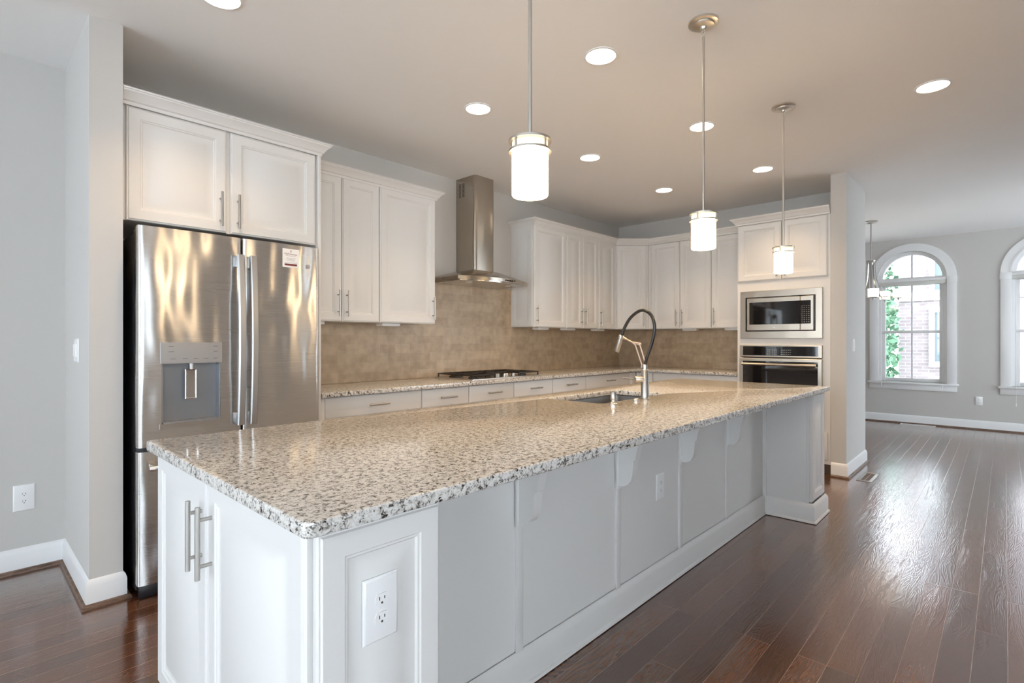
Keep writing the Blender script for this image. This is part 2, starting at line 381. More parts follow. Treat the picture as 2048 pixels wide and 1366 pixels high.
for k, (c, hw, zs, zp) in enumerate(NEAR):
    w = bpy.data.objects.new('window_%d' % (k + 4), None); COL.objects.link(w); w['kind'] = 'structure'
    bm = NB()
    for s in (-1, 1):
        a, b = sorted((c + s * hw, c + s * (hw - .06))); box(bm, NX - .11, NX - .04, a, b, zs, zp); a, b = sorted((c + s * hw, c + s * (hw + .1))); box(bm, NX, NX + .018, a, b, zs - .1, zp + .1)
    for a, b in ((zs, zs + .06), (zp - .06, zp), (1.30, 1.36)): box(bm, NX - .11, NX - .04, c - hw, c + hw, a, b)
    box(bm, NX, NX + .018, c - hw, c + hw, zp, zp + .1); box(bm, NX, NX + .018, c - hw, c + hw, zs - .1, zs)
    struct('window_frame', bm, TRIM, w)
    struct('window_pane', box(NB(), NX - .08, NX - .075, c - hw + .05, c + hw - .05, zs + .05, zp - .05), PANE, w, smooth=False)

for k, (c, hw, zs, zp) in enumerate(FRONT_ADDED):  # frames and panes for the added daylight openings, out of view
    w = bpy.data.objects.new('window_%d' % (k + 8), None); COL.objects.link(w); w['kind'] = 'structure'
    bm = NB()
    for s in (-1, 1):
        a, b = sorted((c + s * hw, c + s * (hw - .06))); box(bm, a, b, NY - .11, NY - .04, zs, zp); a, b = sorted((c + s * hw, c + s * (hw + .1))); box(bm, a, b, NY, NY + .018, zs - .1, zp + .1)
    for a, b in ((zs, zs + .06), (zp - .06, zp), (1.30, 1.36)): box(bm, c - hw, c + hw, NY - .11, NY - .04, a, b)
    box(bm, c - hw, c + hw, NY, NY + .018, zp, zp + .1); box(bm, c - hw, c + hw, NY, NY + .018, zs - .1, zs)
    struct('window_frame', bm, TRIM, w)
    struct('window_pane', box(NB(), c - hw + .05, c + hw - .05, NY - .08, NY - .075, zs + .05, zp - .05), PANE, w, smooth=False)

BASEP = [(0, 0), (.014, 0), (.014, .10), (.009, .118), (.004, .126), (0, .13)]
SHOEP = [(.014, 0), (.032, 0), (.030, .010), (.024, .017), (.014, .020)]
def basebd(name, path, prof=BASEP, m=TRIM): struct(name, sweep(NB(), path, prof), m, ang=25)
# outward is right of travel
PL = [(NX, LW), (.436, LW), (.436, 3.125), (.566, 3.125), (.566, 3.20)]
basebd('baseboard_left', PL); basebd('trim_1', PL, SHOEP, SHOE)
PR = [(5.54, 1.168), (5.54, 1.048), (6.43, 1.048), (6.43, 3.8)]
basebd('baseboard_oven', PR); basebd('trim_2', PR, SHOEP, SHOE)
PF = [(FW, 3.9), (FW, NY)]
basebd('baseboard_far', PF); basebd('trim_3', PF, SHOEP, SHOE)
basebd('baseboard_front', [(FW, NY), (NX, NY)])

# ------------------------------------------------------------------ outlets and switches
def outlet(name, c, u, n, label, wd=.075, ht=.118, s=1.0):
    c, u, n = Vector(c), Vector(u), Vector(n); t = Thing(name, label, 'wall outlet', c)
    bm = NB(); nested(bm, c - u * wd / 2 - Z * ht / 2, u, n, wd, ht, [(0, 0), (0, .002), (.004, .006), (.006, .0065)]); t.part('cover_plate', bm, PLASTIC)
    for sg in (1, -1):
        q = c + Z * sg * .0195 * s; bm = NB()
        pts = []
        for i in range(24):
            a = 2 * pi * i / 24; pts.append(q + u * (.0165 * s * cos(a)) + Z * (max(-.0125, min(.0125, .0165 * sin(a))) * s) + n * .0055)
        prism(bm, pts, n * .003); r = t.part('receptacle', bm, PLASTIC)
        bm = NB()
        for du, hh in ((-.0062, .0075), (.0062, .006)):
            p = q + u * du * s + Z * .003 * s + n * .0084; prism(bm, [p + u * a * .0011 * s + Z * b * hh / 2 * s for a, b in ((-1, -1), (1, -1), (1, 1), (-1, 1))], n * .0004)
        cyl(bm, q - Z * .007 * s + n * .0084, q - Z * .007 * s + n * .0088, .0024 * s, seg=12); t.part('socket_slots', bm, SLOT, r)
    bm = NB(); cyl(bm, c + n * .006, c + n * .0072, .0022, seg=10); t.part('screw', bm, PLASTIC)
    return t
def switch(name, c, u, n, label, gangs=1):
    c, u, n = Vector(c), Vector(u), Vector(n); wd = .074 + .046 * (gangs - 1); ht = .12; t = Thing(name, label, 'light switch', c)
    bm = NB(); nested(bm, c - u * wd / 2 - Z * ht / 2, u, n, wd, ht, [(0, 0), (0, .002), (.004, .006), (.006, .0065)]); t.part('cover_plate', bm, PLASTIC)
    for g in range(gangs):
        q = c + u * ((g - (gangs - 1) / 2) * .046); bm = NB(); nested(bm, q - u * .0165 - Z * .033 + n * .006, u, n, .033, .066, [(0, 0), (0, .002), (.0025, .005)])
        t.part('rocker', bm, PLASTIC)
outlet('wall_outlet', (.264, LW, .398), -X, -Y, 'white double outlet low on the grey wall left of the refrigerator', .088, .14)
outlet('wall_outlet', (FW, .266, .402), Y, -X, 'white outlet between the two arched windows above the baseboard')
switch('light_switch', (.436, 3.475, 1.20), -Y, -X, 'white two rocker switch on the narrow wall end beside the refrigerator', 2)
switch('light_switch', (5.838, 1.048, 1.205), X, -Y, 'white single rocker switch on the wall end beside the oven cabinet')

# ------------------------------------------------------------------ floor registers
t = Thing('floor_register', 'bronze floor register in the planks at the foot of the oven wall', 'floor vent', (5.725, .912, 0))
bm = NB(); nested(bm, (5.53, .855, .0005), X, Z, .39, .115, [(0, 0), (0, .004), (.006, .006), (.022, .006), (.024, .003)], v=Y); t.part('frame', bm, NICKEL)
bm = NB()
for i in range(12):
    for j in range(2): x = 5.558 + i * .0285; box(bm, x, x + .016, .881 + j * .034, .909 + j * .034, .0036, .0056)
t.part('grille', bm, TOE)
t = Thing('floor_register', 'long white louvered floor register under the arched window', 'floor vent', (9.735, .94, 0))
bm = NB(); nested(bm, (9.69, .735, .0005), X, Z, .095, .41, [(0, 0), (0, .004), (.006, .006), (.018, .006), (.02, .003)], v=Y); t.part('frame', bm, TRIM)
bm = NB()
for i in range(24): y = .757 + i * .0155; box(bm, 9.711, 9.764, y, y + .006, .0036, .0056)
t.part('grille', bm, SLOT)

# ------------------------------------------------------------------ cabinets
ZB, ZT, ZCR = 1.388, 2.435, 2.495; ZD = ZT - .0135
CROWN = [(0, ZT - .012), (.006, ZT - .012), (.008, ZT + .004), (.016, ZT + .008), (.022, ZT + .018), (.036, ZT + .036), (.048, ZT + .044), (.050, ZT + .050), (.056, ZT + .052), (.056, ZCR), (-.02, ZCR), (-.02, ZT - .005)]
def put_door(t, name, O, u, n, wd, ht, handle=None, loops=DOORL, hl=.19):
    O, u, n = Vector(O), Vector(u), Vector(n); d = t.part(name, door_bm(O, u, n, wd, ht, loops), CAB)
    if handle:
        a, b, al = handle; t.part('handle', bar_pull(O + u * a + Z * b + n * .02, al, n, hl), NICKEL, d)
    return d
G = .0025
def wall_cab(label, x0, x1, doors, y=3.49, zb=ZB, name='wall_cabinet', yb=BW - .002):
    """upper cabinet against the back wall; doors = list of (x0, x1, handle side or None)"""
    t = Thing(name, label, 'cabinet', ((x0 + x1) / 2, yb, zb)); t.part('cabinet_body', box(NB(), x0 + .0006, x1 - .0006, y + .021, yb, zb + .003, ZT - .0125), CAB)
    for a, b, hs in doors:
        wd = b - a - 2 * G; h = None if hs is None else ((.032 if hs == 'l' else wd - .032), .13, Z)
        put_door(t, 'door', (a + G, y + .020, zb), X, -Y, wd, ZT - zb, h)
    return t
# refrigerator surround
t = Thing('refrigerator_cabinet', 'wide white two-door cabinet above the refrigerator', 'cabinet', (1.08, BW, 1.85))
bm = NB(); box(bm, .572, 1.582, 3.20, 3.818, 1.852, ZT - .0125); t.part('cabinet_body', bm, CAB)
put_door(t, 'door', (.590, 3.199, 1.852), X, -Y, .462, ZD - 1.852, (.462 - .035, .125, Z))
put_door(t, 'door', (1.072, 3.199, 1.852), X, -Y, .498, ZD - 1.852, (.035, .125, Z))
single('refrigerator_end_panel', box(NB(), 1.5835, 1.603, 3.172, 3.818, 0.0, ZT - .0125, .001), CAB, 'tall white end panel between the refrigerator and the drawers', 'cabinet panel', (1.593, 3.5, 0))
single('crown_molding', sweep(NB(), [(.569, 3.18), (1.604, 3.18), (1.604, 3.43)], CROWN), CAB, 'white crown molding on top of the refrigerator cabinet', 'crown molding', (1.1, 3.18, ZT), ang=20)
wall_cab('white two-door wall cabinet next to the refrigerator', 1.605, 2.238, [(1.605, 1.925, 'r'), (1.925, 2.238, 'l')])
wall_cab('white single-door wall cabinet left of the range hood', 2.240, 2.780, [(2.240, 2.780, 'r')])
single('crown_molding', sweep(NB(), [(1.665, 3.49), (2.782, 3.49), (2.782, 3.815)], CROWN), CAB, 'white crown molding on the wall cabinets left of the range hood', 'crown molding', (2.2, 3.49, ZT), ang=20)
t = wall_cab('white single-door wall cabinet right of the range hood with panelled side', 4.052, 4.586, [(4.052, 4.586, 'l')])
t.part('side_panel', door_bm((4.0525, BW - .003, ZB + .003), -Y, -X, .305, ZD - ZB, [(i, d * .45) for i, d in DOORL]), CAB)
wall_cab('white two-door wall cabinet between single doors near the corner', 4.588, 5.208, [(4.588, 4.897, 'r'), (4.897, 5.208, 'l')])
wall_cab('narrow white wall cabinet beside the diagonal corner cabinet', 5.210, 5.585, [(5.210, 5.572, 'l')])
# diagonal corner
t = Thing('corner_wall_cabinet', 'white diagonal corner wall cabinet behind the faucet arc', 'cabinet', (RW - .002, BW - .002, ZB))
A, B = Vector((5.5875, 3.478, 0)), Vector((5.848, 3.198, 0)); du = (B - A).normalized(); dn = Vector((du.y, -du.x, 0)).normalized()
prism_pts = [(5.5875, 3.5115, ZB + .003), (5.8695, 3.2125, ZB + .003), (RW - .003, 3.2125, ZB + .003), (RW - .003, BW - .003, ZB + .003), (5.5875, BW - .003, ZB + .003)]
t.part('cabinet_body', prism(NB(), prism_pts, (0, 0, ZT - .0155 - ZB)), CAB)
Ld = (Vector((5.8695, 3.2125, 0)) - Vector((5.5875, 3.5115, 0))).length; o0 = Vector((5.5875, 3.5115, ZB)); uu = Vector((5.8695 - 5.5875, 3.2125 - 3.5115, 0)).normalized(); nv = Vector((uu.y, -uu.x, 0))
put_door(t, 'door', o0 + uu * .024 + nv * .001, uu, nv, Ld - .048, ZD - ZB, (Ld - .048 - .032, .13, Z))
def rwall_cab(label, ya, yb, doors, x=5.86):
    t = Thing('wall_cabinet', label, 'cabinet', (RW - .002, (ya + yb) / 2, ZB)); t.part('cabinet_body', box(NB(), x + .021, RW - .002, ya + .0006, yb - .0006, ZB + .003, ZT - .0125), CAB)
    for a, b, hs in doors:                                          # a > b : from left to right as seen
        wd = a - b - 2 * G; put_door(t, 'door', (x + .020, a - G, ZB), -Y, -X, wd, ZD - ZB, ((.032 if hs == 'l' else wd - .032), .13, Z))
rwall_cab('white two-door wall cabinet right of the diagonal corner cabinet', 2.422, 3.2115, [(3.168, 2.796, 'r'), (2.796, 2.422, 'l')])
rwall_cab('white single-door wall cabinet against the oven tower', 2.019, 2.420, [(2.420, 2.019, 'l')])
single('crown_molding', sweep(NB(), [(4.050, 3.815), (4.050, 3.49), (5.580, 3.49), (5.86, 3.193), (5.86, 2.081)], CROWN), CAB, 'long white crown molding wrapping the corner wall cabinets', 'crown molding', (5.2, 3.49, ZT), ang=20)

# oven tower
TX = 5.552; TY0, TY1 = 1.176, 2.015
t = Thing('oven_tower_cabinet', 'tall white cabinet housing the microwave and wall oven', 'cabinet', (5.87, 1.6, 0))
bm = NB(); box(bm, TX + .02, RW - .003, TY0, TY0 + .019, .1, ZT - .0125); box(bm, TX + .02, RW - .003, TY1 - .019, TY1, .1, ZT - .0125)
box(bm, RW - .02, RW - .003, TY0 + .019, TY1 - .019, .1, ZT - .0125)
for a, b in ((.1, .118), (.40, .418), (1.225, 1.243), (1.78, 1.798), (ZT - .03, ZT - .0125)): box(bm, TX + .02, RW - .02, TY0 + .019, TY1 - .019, a, b)
t.part('cabinet_body', bm, CAB)
bm = NB(); box(bm, TX, TX + .0195, TY0, 1.246, .1, ZT - .0125); box(bm, TX, TX + .0195, 1.972, TY1, .1, ZT - .0125)
for a, b in ((.1, .14), (.385, .455), (1.200, 1.285), (1.735, 1.85), (ZT - .03, ZT - .0125)): box(bm, TX, TX + .0195, 1.246, 1.972, a, b)
t.part('face_frame', bm, CAB)
put_door(t, 'door', (TX - .0005, 2.006, 1.848), -Y, -X, .412, ZD - 1.848, (.412 - .035, .125, Z))
put_door(t, 'door', (TX - .0005, 1.588, 1.848), -Y, -X, .392, ZD - 1.848, (.035, .125, Z))
put_door(t, 'drawer', (TX - .0005, 2.006, .145), -Y, -X, .81, .25, (.405, .125, Y), DRAWL)
t.part('toe_kick', box(NB(), TX + .07, RW - .01, TY0 + .001, TY1 - .001, .0, .0995), TOE)
single('crown_molding', sweep(NB(), [(5.80, 2.0165), (TX - .02, 2.0165), (TX - .02, 1.175)], [(o, z) for o, z in CROWN]), CAB, 'white crown molding on top of the oven tower', 'crown molding', (TX, 1.6, ZT), ang=20)

# base cabinets along the back wall
def base_cab(label, x0, x1, y=3.20, two=False):
    t = Thing('base_cabinet', label, 'cabinet', ((x0 + x1) / 2, BW, 0)); t.part('cabinet_body', box(NB(), x0 + .0006, x1 - .0006, y + .021, BW - .011, .1, .879), CAB)
    t.part('toe_kick', box(NB(), x0 + .001, x1 - .001, y + .08, BW - .02, 0, .0995), TOE)
    wd = x1 - x0 - 2 * G; put_door(t, 'drawer', (x0 + G, y + .02, .738), X, -Y, wd, .138, (wd / 2, .070, X), DRAWL, .16)
    put_door(t, 'door', (x0 + G, y + .02, .11), X, -Y, wd, .622, (wd - .035, .5, Z))
base_cab('white base cabinet with wide drawer next to the refrigerator', 1.645, 2.422)
base_cab('white base cabinet with narrow drawer, second from the refrigerator', 2.422, 2.899)
base_cab('white drawer cabinet under the left half of the cooktop', 2.899, 3.440)
base_cab('white drawer cabinet under the right half of the cooktop', 3.440, 3.989)
base_cab('white drawer cabinet right of the cooktop', 3.989, 4.549)
base_cab('white base cabinet with wide drawer left of the counter corner', 4.549, 5.420)
single('filler_strip', box(NB(), 1.604, 1.6445, 3.205, 3.30, .1, .879, .001), CAB, 'narrow white filler strip at the left end of the back counter', 'cabinet panel', (1.62, 3.2, .1))
t = Thing('corner_base_cabinet', 'white corner base cabinet behind the faucet', 'cabinet', (RW - .01, BW - .01, 0))
bm = NB(); prism(bm, [(5.4215, 3.221, .1), (5.579, 3.221, .1), (5.579, 2.982, .1), (RW - .012, 2.982, .1), (RW - .012, BW - .012, .1), (5.4215, BW - .012, .1)], (0, 0, .779)); t.part('cabinet_body', bm, CAB)
put_door(t, 'door', (5.4225, 3.22, .11), X, -Y, .132, .766, None); put_door(t, 'door', (5.578, 3.195, .11), -Y, -X, .208, .766, (.03, .6, Z))
t.part('toe_kick', box(NB(), 5.63, RW - .02, 2.99, BW - .02, 0, .0995), TOE)
def base_cab_r(label, ya, yb, x=5.56):
    t = Thing('base_cabinet', label, 'cabinet', (RW, (ya + yb) / 2, 0)); t.part('cabinet_body', box(NB(), x + .021, RW - .012, yb + .0006, ya - .0006, .1, .879), CAB)
    t.part('toe_kick', box(NB(), x + .08, RW - .02, yb + .001, ya - .001, 0, .0995), TOE)
    wd = ya - yb - 2 * G; put_door(t, 'drawer', (x + .02, ya - G, .738), -Y, -X, wd, .138, (wd / 2, .07, Y), DRAWL, .16); put_door(t, 'door', (x + .02, ya - G, .11), -Y, -X, wd, .622, (.035, .5, Z))
base_cab_r('white drawer cabinet against the right wall beside the oven tower', 2.98, 2.017)

def slab(bm, outer, z0, z1, holes=(), bev=.004):
    es = []
    for loop in [outer] + list(holes):
        vs = [bm.verts.new((p[0], p[1], z1)) for p in loop]; es += [bm.edges.new((vs[i], vs[(i + 1) % len(vs)])) for i in range(len(vs))]
    r = bmesh.ops.triangle_fill(bm, use_beauty=True, edges=es); fs = [g for g in r['geom'] if isinstance(g, bmesh.types.BMFace)]
    e = bmesh.ops.extrude_face_region(bm, geom=fs)
    for g in e['geom']:
        if isinstance(g, bmesh.types.BMVert): g.co.z = z0
    bmesh.ops.recalc_face_normals(bm, faces=bm.faces)
    ed = [x for x in bm.edges if len(x.link_faces) == 2 and abs(x.link_faces[0].normal.dot(x.link_faces[1].normal)) < .3 and (abs(x.link_faces[0].normal.z) > .9 or abs(x.link_faces[1].normal.z) > .9)]
    if bev: bmesh.ops.bevel(bm, geom=ed, offset=bev, segments=3, affect='EDGES', profile=.5)
    return bm
def rrect(x0, x1, y0, y1, r, n=5):
    out = []
    for cx, cy, a in ((x1 - r, y0 + r, -pi / 2), (x1 - r, y1 - r, 0), (x0 + r, y1 - r, pi / 2), (x0 + r, y0 + r, pi)):
        for i in range(n + 1): t = a + pi / 2 * i / n; out.append((cx + r * cos(t), cy + r * sin(t)))
    return out
single('countertop', slab(NB(), [(1.606, 3.165), (5.525, 3.165), (5.525, 2.018), (RW - .001, 2.018), (RW - .001, BW - .001), (1.606, BW - .001)], .883, .915), GRANITE, 'speckled granite counter running along the back wall and around the corner', 'countertop', (3.5, 3.5, .883), ang=25)
single('backsplash', box(NB(), 1.606, RW - .009, BW - .0085, BW - .0005, .9155, 1.3875), TILE, 'beige stone tile backsplash along the back wall under the cabinets', 'backsplash', (3.5, BW, .9155), smooth=False)
single('backsplash', box(NB(), RW - .0085, RW - .0005, 2.018, BW - .009, .9155, 1.3875), TILE, 'beige stone tile backsplash on the right wall beside the oven tower', 'backsplash', (RW, 2.9, .9155), smooth=False)
single('backsplash', box(NB(), 2.783, 4.049, BW - .0085, BW - .0005, 1.388, 1.785), TILE, 'beige stone tile panel under the range hood', 'backsplash', (3.4, BW, 1.388), smooth=False)

# under-cabinet light boxes
def ucl(x, y, along, label):
    bm = NB(); dx, dy = (.085, .045) if along == 'x' else (.045, .085)
    t = Thing('under_cabinet_light', label, 'light', (x, y, ZB)); t.part('housing', box(bm, x - dx, x + dx, y - dy, y + dy, ZB - .022, ZB + .0025, .004), PLASTIC)
    t.part('lens', box(NB(), x - dx * .8, x + dx * .8, y - dy * .7, y + dy * .7, ZB - .0245, ZB - .0222), SHADEFAB)
ucl(1.75, 3.62, 'x', 'white light box under the two-door wall cabinet by the refrigerator')
ucl(2.40, 3.62, 'x', 'white light box under the wall cabinet left of the range hood')
ucl(4.30, 3.62, 'x', 'white light box under the wall cabinet right of the range hood')
ucl(4.78, 3.62, 'x', 'white light box under the two-door wall cabinet near the corner')
ucl(5.38, 3.62, 'x', 'white light box under the narrow wall cabinet by the corner')
ucl(6.00, 2.72, 'y', 'white light box under the two-door wall cabinet on the right wall')
ucl(6.00, 2.22, 'y', 'white light box under the wall cabinet against the oven tower')

# ------------------------------------------------------------------ range hood
HX = 3.415
t = Thing('range_hood', 'stainless chimney range hood between the white wall cabinets', 'range hood', (HX, BW, 1.785))
bm = NB(); r = .03; x0, x1, y0 = HX - .128, HX + .128, 3.553
pts = [(x0, BW - .002)] + [(x0 + r - r * cos(a), y0 + r - r * sin(a)) for a in [pi / 2 * i / 6 for i in range(7)]] + [(x1 - r + r * sin(a), y0 + r - r * cos(a)) for a in [pi / 2 * i / 6 for i in range(7)]] + [(x1, BW - .002)]
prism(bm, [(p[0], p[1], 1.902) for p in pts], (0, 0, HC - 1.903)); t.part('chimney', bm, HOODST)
bm = NB()
for k in range(2):
    for i in range(11): z = 2.60 + i * .012; y = 3.70 + k * .045; box(bm, x0 - .0006, x0 + .0005, y, y + .03, z, z + .006)
t.part('vent_slots', bm, SLOT)
def hoodplan(s, z, n=16):
    hw = .45 * s + .128 * (1 - s); ys = 3.42 * s + 3.553 * (1 - s); yc = 3.30 * s + 3.553 * (1 - s)
    o = [(HX - hw, BW - .009, z)]
    for i in range(n + 1): q = -1 + 2 * i / n; o.append((HX + hw * q, yc + (ys - yc) * abs(q) ** 2.2, z))
    o.append((HX + hw, BW - .009, z)); return o
bm = NB(); prev = None
for s, z in ((1, 1.782), (1, 1.812), (.985, 1.816), (.60, 1.855), (.10, 1.898), (0, 1.903)):
    q = [bm.verts.new(p) for p in hoodplan(s, z)]
    if prev: bridge(bm, prev, q)
    else: bm.faces.new(q[::-1])
    prev = q
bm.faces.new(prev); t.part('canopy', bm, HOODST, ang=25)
bm = NB(); prism(bm, hoodplan(.90, 1.7745), (0, 0, .0075)); t.part('underside', bm, STEEL)
bm = NB()
for i in range(5): x = HX + .02 + i * .028; cyl(bm, (x, 3.297 + .0035 * i * .3, 1.797), (x, 3.292, 1.797), .006, seg=12)
t.part('control_button', bm, SLOT)
for s in (-1, 1): t.part('lamp_lens', cyl(NB(), (HX + s * .25, 3.50, 1.7745), (HX + s * .25, 3.50, 1.770), .03), SHADEFAB)

# ------------------------------------------------------------------ cooktop
t = Thing('gas_cooktop', 'stainless gas cooktop with black grates set in the back counter', 'cooktop', (3.415, 3.5, .915))
cx0, cx1, cy0, cy1 = 2.965, 3.865, 3.24, 3.74
bm = NB(); nested(bm, (cx0, cy0, .9153), X, Z, cx1 - cx0, cy1 - cy0, [(0, 0), (0, .006), (.004, .010), (.012, .010), (.02, .007)], v=Y); t.part('tray', bm, CHROME)
for i, (bx, by, br) in enumerate(((3.10, 3.37, .04), (3.10, 3.62, .045), (3.415, 3.56, .055), (3.73, 3.37, .035), (3.73, 3.62, .045))):
    bm = NB(); lathe(bm, (bx, by, .9223), [(br * 1.15, 0), (br * 1.15, .008), (br * .9, .014), (br * .85, .014), (br * .85, .022), (br * .7, .025)], 24); t.part('burner', bm, IRON)
def grate(gx0, gx1, gy0, gy1):
    bm = NB(); z0, z1 = .948, .959; b = .011
    for x in (gx0, gx1 - b, (gx0 + gx1) / 2 - b / 2): box(bm, x, x + b, gy0, gy1, z0, z1, .002)
    for y in (gy0, gy1 - b, (gy0 + gy1) / 2 - b / 2): box(bm, gx0, gx1, y, y + b, z0, z1, .002)
    for x in ((gx0 * 3 + gx1) / 4, (gx0 + gx1 * 3) / 4):
        for ya, yb in ((gy0, gy0 + .07), (gy1 - .07, gy1)): box(bm, x, x + b * .8, ya, yb, z0, z1, .002)
    for x in (gx0, gx1 - b):
        for y in (gy0, gy1 - b, (gy0 + gy1) / 2): box(bm, x, x + b, y, y + b, .9224, z0 + .001, .001)
    t.part('grate', bm, IRON)
grate(2.985, 3.265, 3.26, 3.72); grate(3.275, 3.555, 3.40, 3.72); grate(3.565, 3.845, 3.26, 3.72)
for i in range(5):
    x = 3.30 + i * .0575; y = 3.30 + (.03 if i % 2 else 0); bm = NB(); lathe(bm, (x, y, .9223), [(.021, 0), (.021, .004), (.017, .006), (.0165, .026), (.014, .029)], 20); t.part('knob', bm, NICKEL)

# ------------------------------------------------------------------ microwave and wall oven (face at x = 5.55)
def front(bm, y1, z0, wd, ht, x, th, bev=.004): return nested(bm, (x + th, y1, z0), -Y, -X, wd, ht, [(0, 0), (0, th - bev), (bev, th)])
def framebm(ya, yb, za, zb, ia, ib, ja, jb, x, th):
    """frame between outer (ya>yb, za<zb) and inner (ia>ib, ja<jb) rectangles, front at x"""
    bm = NB(); o = [(ya, za), (yb, za), (yb, zb), (ya, zb)]; i = [(ia, ja), (ib, ja), (ib, jb), (ia, jb)]; rs = []
    for lo, xx in ((o, x + th), (o, x + .003), ([(ya - .003, za + .003), (yb + .003, za + .003), (yb + .003, zb - .003), (ya - .003, zb - .003)], x), (i, x), (i, x + th)): rs.append([bm.verts.new((xx, p[0], p[1])) for p in lo])
    for k in range(5): bridge(bm, rs[k], rs[(k + 1) % 5])
    return bm
def emblem(t, p, c, n, u, r=.011):
    bm = NB(); c, n, u = Vector(c), Vector(n), Vector(u); cyl(bm, c, c + n * .002, r, seg=24); e = t.part('emblem', bm, CHROME, p)
    bm = text_bm('GE', r * 1.05, c, u, Z, n, .0026); ri = ringat(bm, c + n * .0024, u, Z, r * .92, 24); ro = ringat(bm, c + n * .0024, u, Z, r * .80, 24); bridge(bm, ri, ro)
    t.part('emblem_lettering', bm, INK, p)
mx = 5.543
t = Thing('microwave_oven', 'built-in stainless microwave with wide trim above the wall oven', 'microwave', (5.56, 1.61, 1.27))
t.part('trim_frame', framebm(1.980, 1.236, 1.270, 1.747, 1.928, 1.293, 1.340, 1.684, mx - .012, .019), OVENST)
t.part('chassis', box(NB(), mx + .010, 5.95, 1.300, 1.920, 1.346, 1.678), BLACK)
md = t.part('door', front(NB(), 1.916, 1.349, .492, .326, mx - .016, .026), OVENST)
t.part('door_window', front(NB(), 1.890, 1.410, .466, .222, mx - .0172, .002, .001), BGLASS, md)
cp = t.part('control_panel', front(NB(), 1.421, 1.349, .113, .326, mx - .016, .026), OVENST)
t.part('keypad', front(NB(), 1.4205, 1.410, .088, .222, mx - .0172, .002, .001), BGLASS, cp)
bm = NB()
for r_ in range(9):
    for c_ in range(4): y = 1.411 - c_ * .019; z = 1.425 + r_ * .019; box(bm, mx - .0176, mx - .0171, y - .009, y, z, z + .0035)
t.part('key_markings', bm, SHADEFAB, cp)
t.part('open_button', front(NB(), 1.402, 1.366, .072, .030, mx - .0175, .0016, .001), OVENST, cp)
emblem(t, md, (mx - .016, 1.655, 1.378), -X, -Y)
t = Thing('wall_oven', 'built-in stainless wall oven with black glass below the microwave', 'oven', (5.56, 1.61, .47))
t.part('chassis', box(NB(), mx + .032, 6.10, 1.255, 1.963, .470, 1.197), BLACK)
cp = t.part('control_panel', front(NB(), 1.985, 1.085, .748, .119, mx - .014, .0225), OVENST)
t.part('control_glass', front(NB(), 1.952, 1.100, .680, .093, mx - .0155, .002, .001), BGLASS, cp)
bm = NB()
for r_ in range(3):
    for c_ in range(12): y = 1.72 - c_ * .016 - (.03 if c_ > 5 else 0); z = 1.115 + r_ * .02; box(bm, mx - .0159, mx - .0154, y - .008, y, z, z + .003)
t.part('key_markings', bm, SHADEFAB, cp)
dr = t.part('door', front(NB(), 1.985, .462, .748, .612, mx - .024, .0325), OVENST)
t.part('door_glass', front(NB(), 1.950, .50, .678, .545, mx - .0255, .002, .001), BGLASS, dr)
bm = NB(); cyl(bm, (mx - .072, 1.945, 1.015), (mx - .072, 1.278, 1.015), .0125, seg=20)
for y in (1.925, 1.298): box(bm, mx - .072, mx - .0245, y - .012, y + .012, 1.007, 1.023, .003)
t.part('handle', bm, OVENST, dr)

# ------------------------------------------------------------------ refrigerator
t = Thing('refrigerator', 'stainless french-door refrigerator with water dispenser', 'refrigerator', (1.05, 3.4, 0))
FX0, FX1, FS, FYF = .600, 1.502, 1.066, 2.985
t.part('cabinet_body', box(NB(), .606, 1.496, 3.062, 3.80, .035, 1.772, .004), BLACK)
def curved_slab(bm, x0, x1, z0, z1, xa, xb, yb, bul=.009, rr=.012, n=18, edges=(True, True)):
    """slab whose front bows outward between xa and xb; piece spans x0..x1"""
    xs = sorted(set([x0, x1] + [xa + (xb - xa) * i / n for i in range(n + 1) if x0 < xa + (xb - xa) * i / n < x1] + ([x0 + .003, x0 + .006, x0 + .012] if edges[0] else []) + ([x1 - .003, x1 - .006, x1 - .012] if edges[1] else [])))
    def yf(x):
        q = (x - xa) / (xb - xa) * 2 - 1; y = FYF + bul * q * q
        for d, on in ((x - x0, edges[0]), (x1 - x, edges[1])):
            if on and d < rr: y += rr - math.sqrt(max(0, rr * rr - (rr - d) ** 2))
        return y
    a = [[bm.verts.new((x, yf(x), z)) for x in xs] for z in (z0, z1)]; b = [[bm.verts.new((x, yb, z)) for x in (xs[0], xs[-1])] for z in (z0, z1)]
    for i in range(len(xs) - 1): bm.faces.new((a[0][i], a[0][i + 1], a[1][i + 1], a[1][i]))
    bm.faces.new((a[0][-1], b[0][1], b[1][1], a[1][-1])); bm.faces.new((b[0][0], a[0][0], a[1][0], b[1][0])); bm.faces.new((b[0][1], b[0][0], b[1][0], b[1][1]))
    bm.faces.new(a[1] + [b[1][1], b[1][0]]); bm.faces.new(a[0][::-1] + [b[0][0], b[0][1]])
    return bm
def yfront(x, xa, xb, bul=.009): q = (x - xa) / (xb - xa) * 2 - 1; return FYF + bul * q * q
YB = 3.058; NX0, NX1, NZ0, NZ1 = .694, .958, .838, 1.238
bm = NB(); L0, L1 = FX0, FS - .0035
curved_slab(bm, L0, L1, NZ1, 1.800, L0, L1, YB); curved_slab(bm, L0, L1, .737, NZ0, L0, L1, YB)
curved_slab(bm, L0, NX0, NZ0, NZ1, L0, L1, YB, edges=(True, False)); curved_slab(bm, NX1, L1, NZ0, NZ1, L0, L1, YB, edges=(False, True))
ld = t.part('door', bm, STEEL, ang=40)
bm = NB(); curved_slab(bm, FS + .0035, FX1, .737, 1.800, FS + .0035, FX1, YB); rd = t.part('door', bm, STEEL, ang=40)
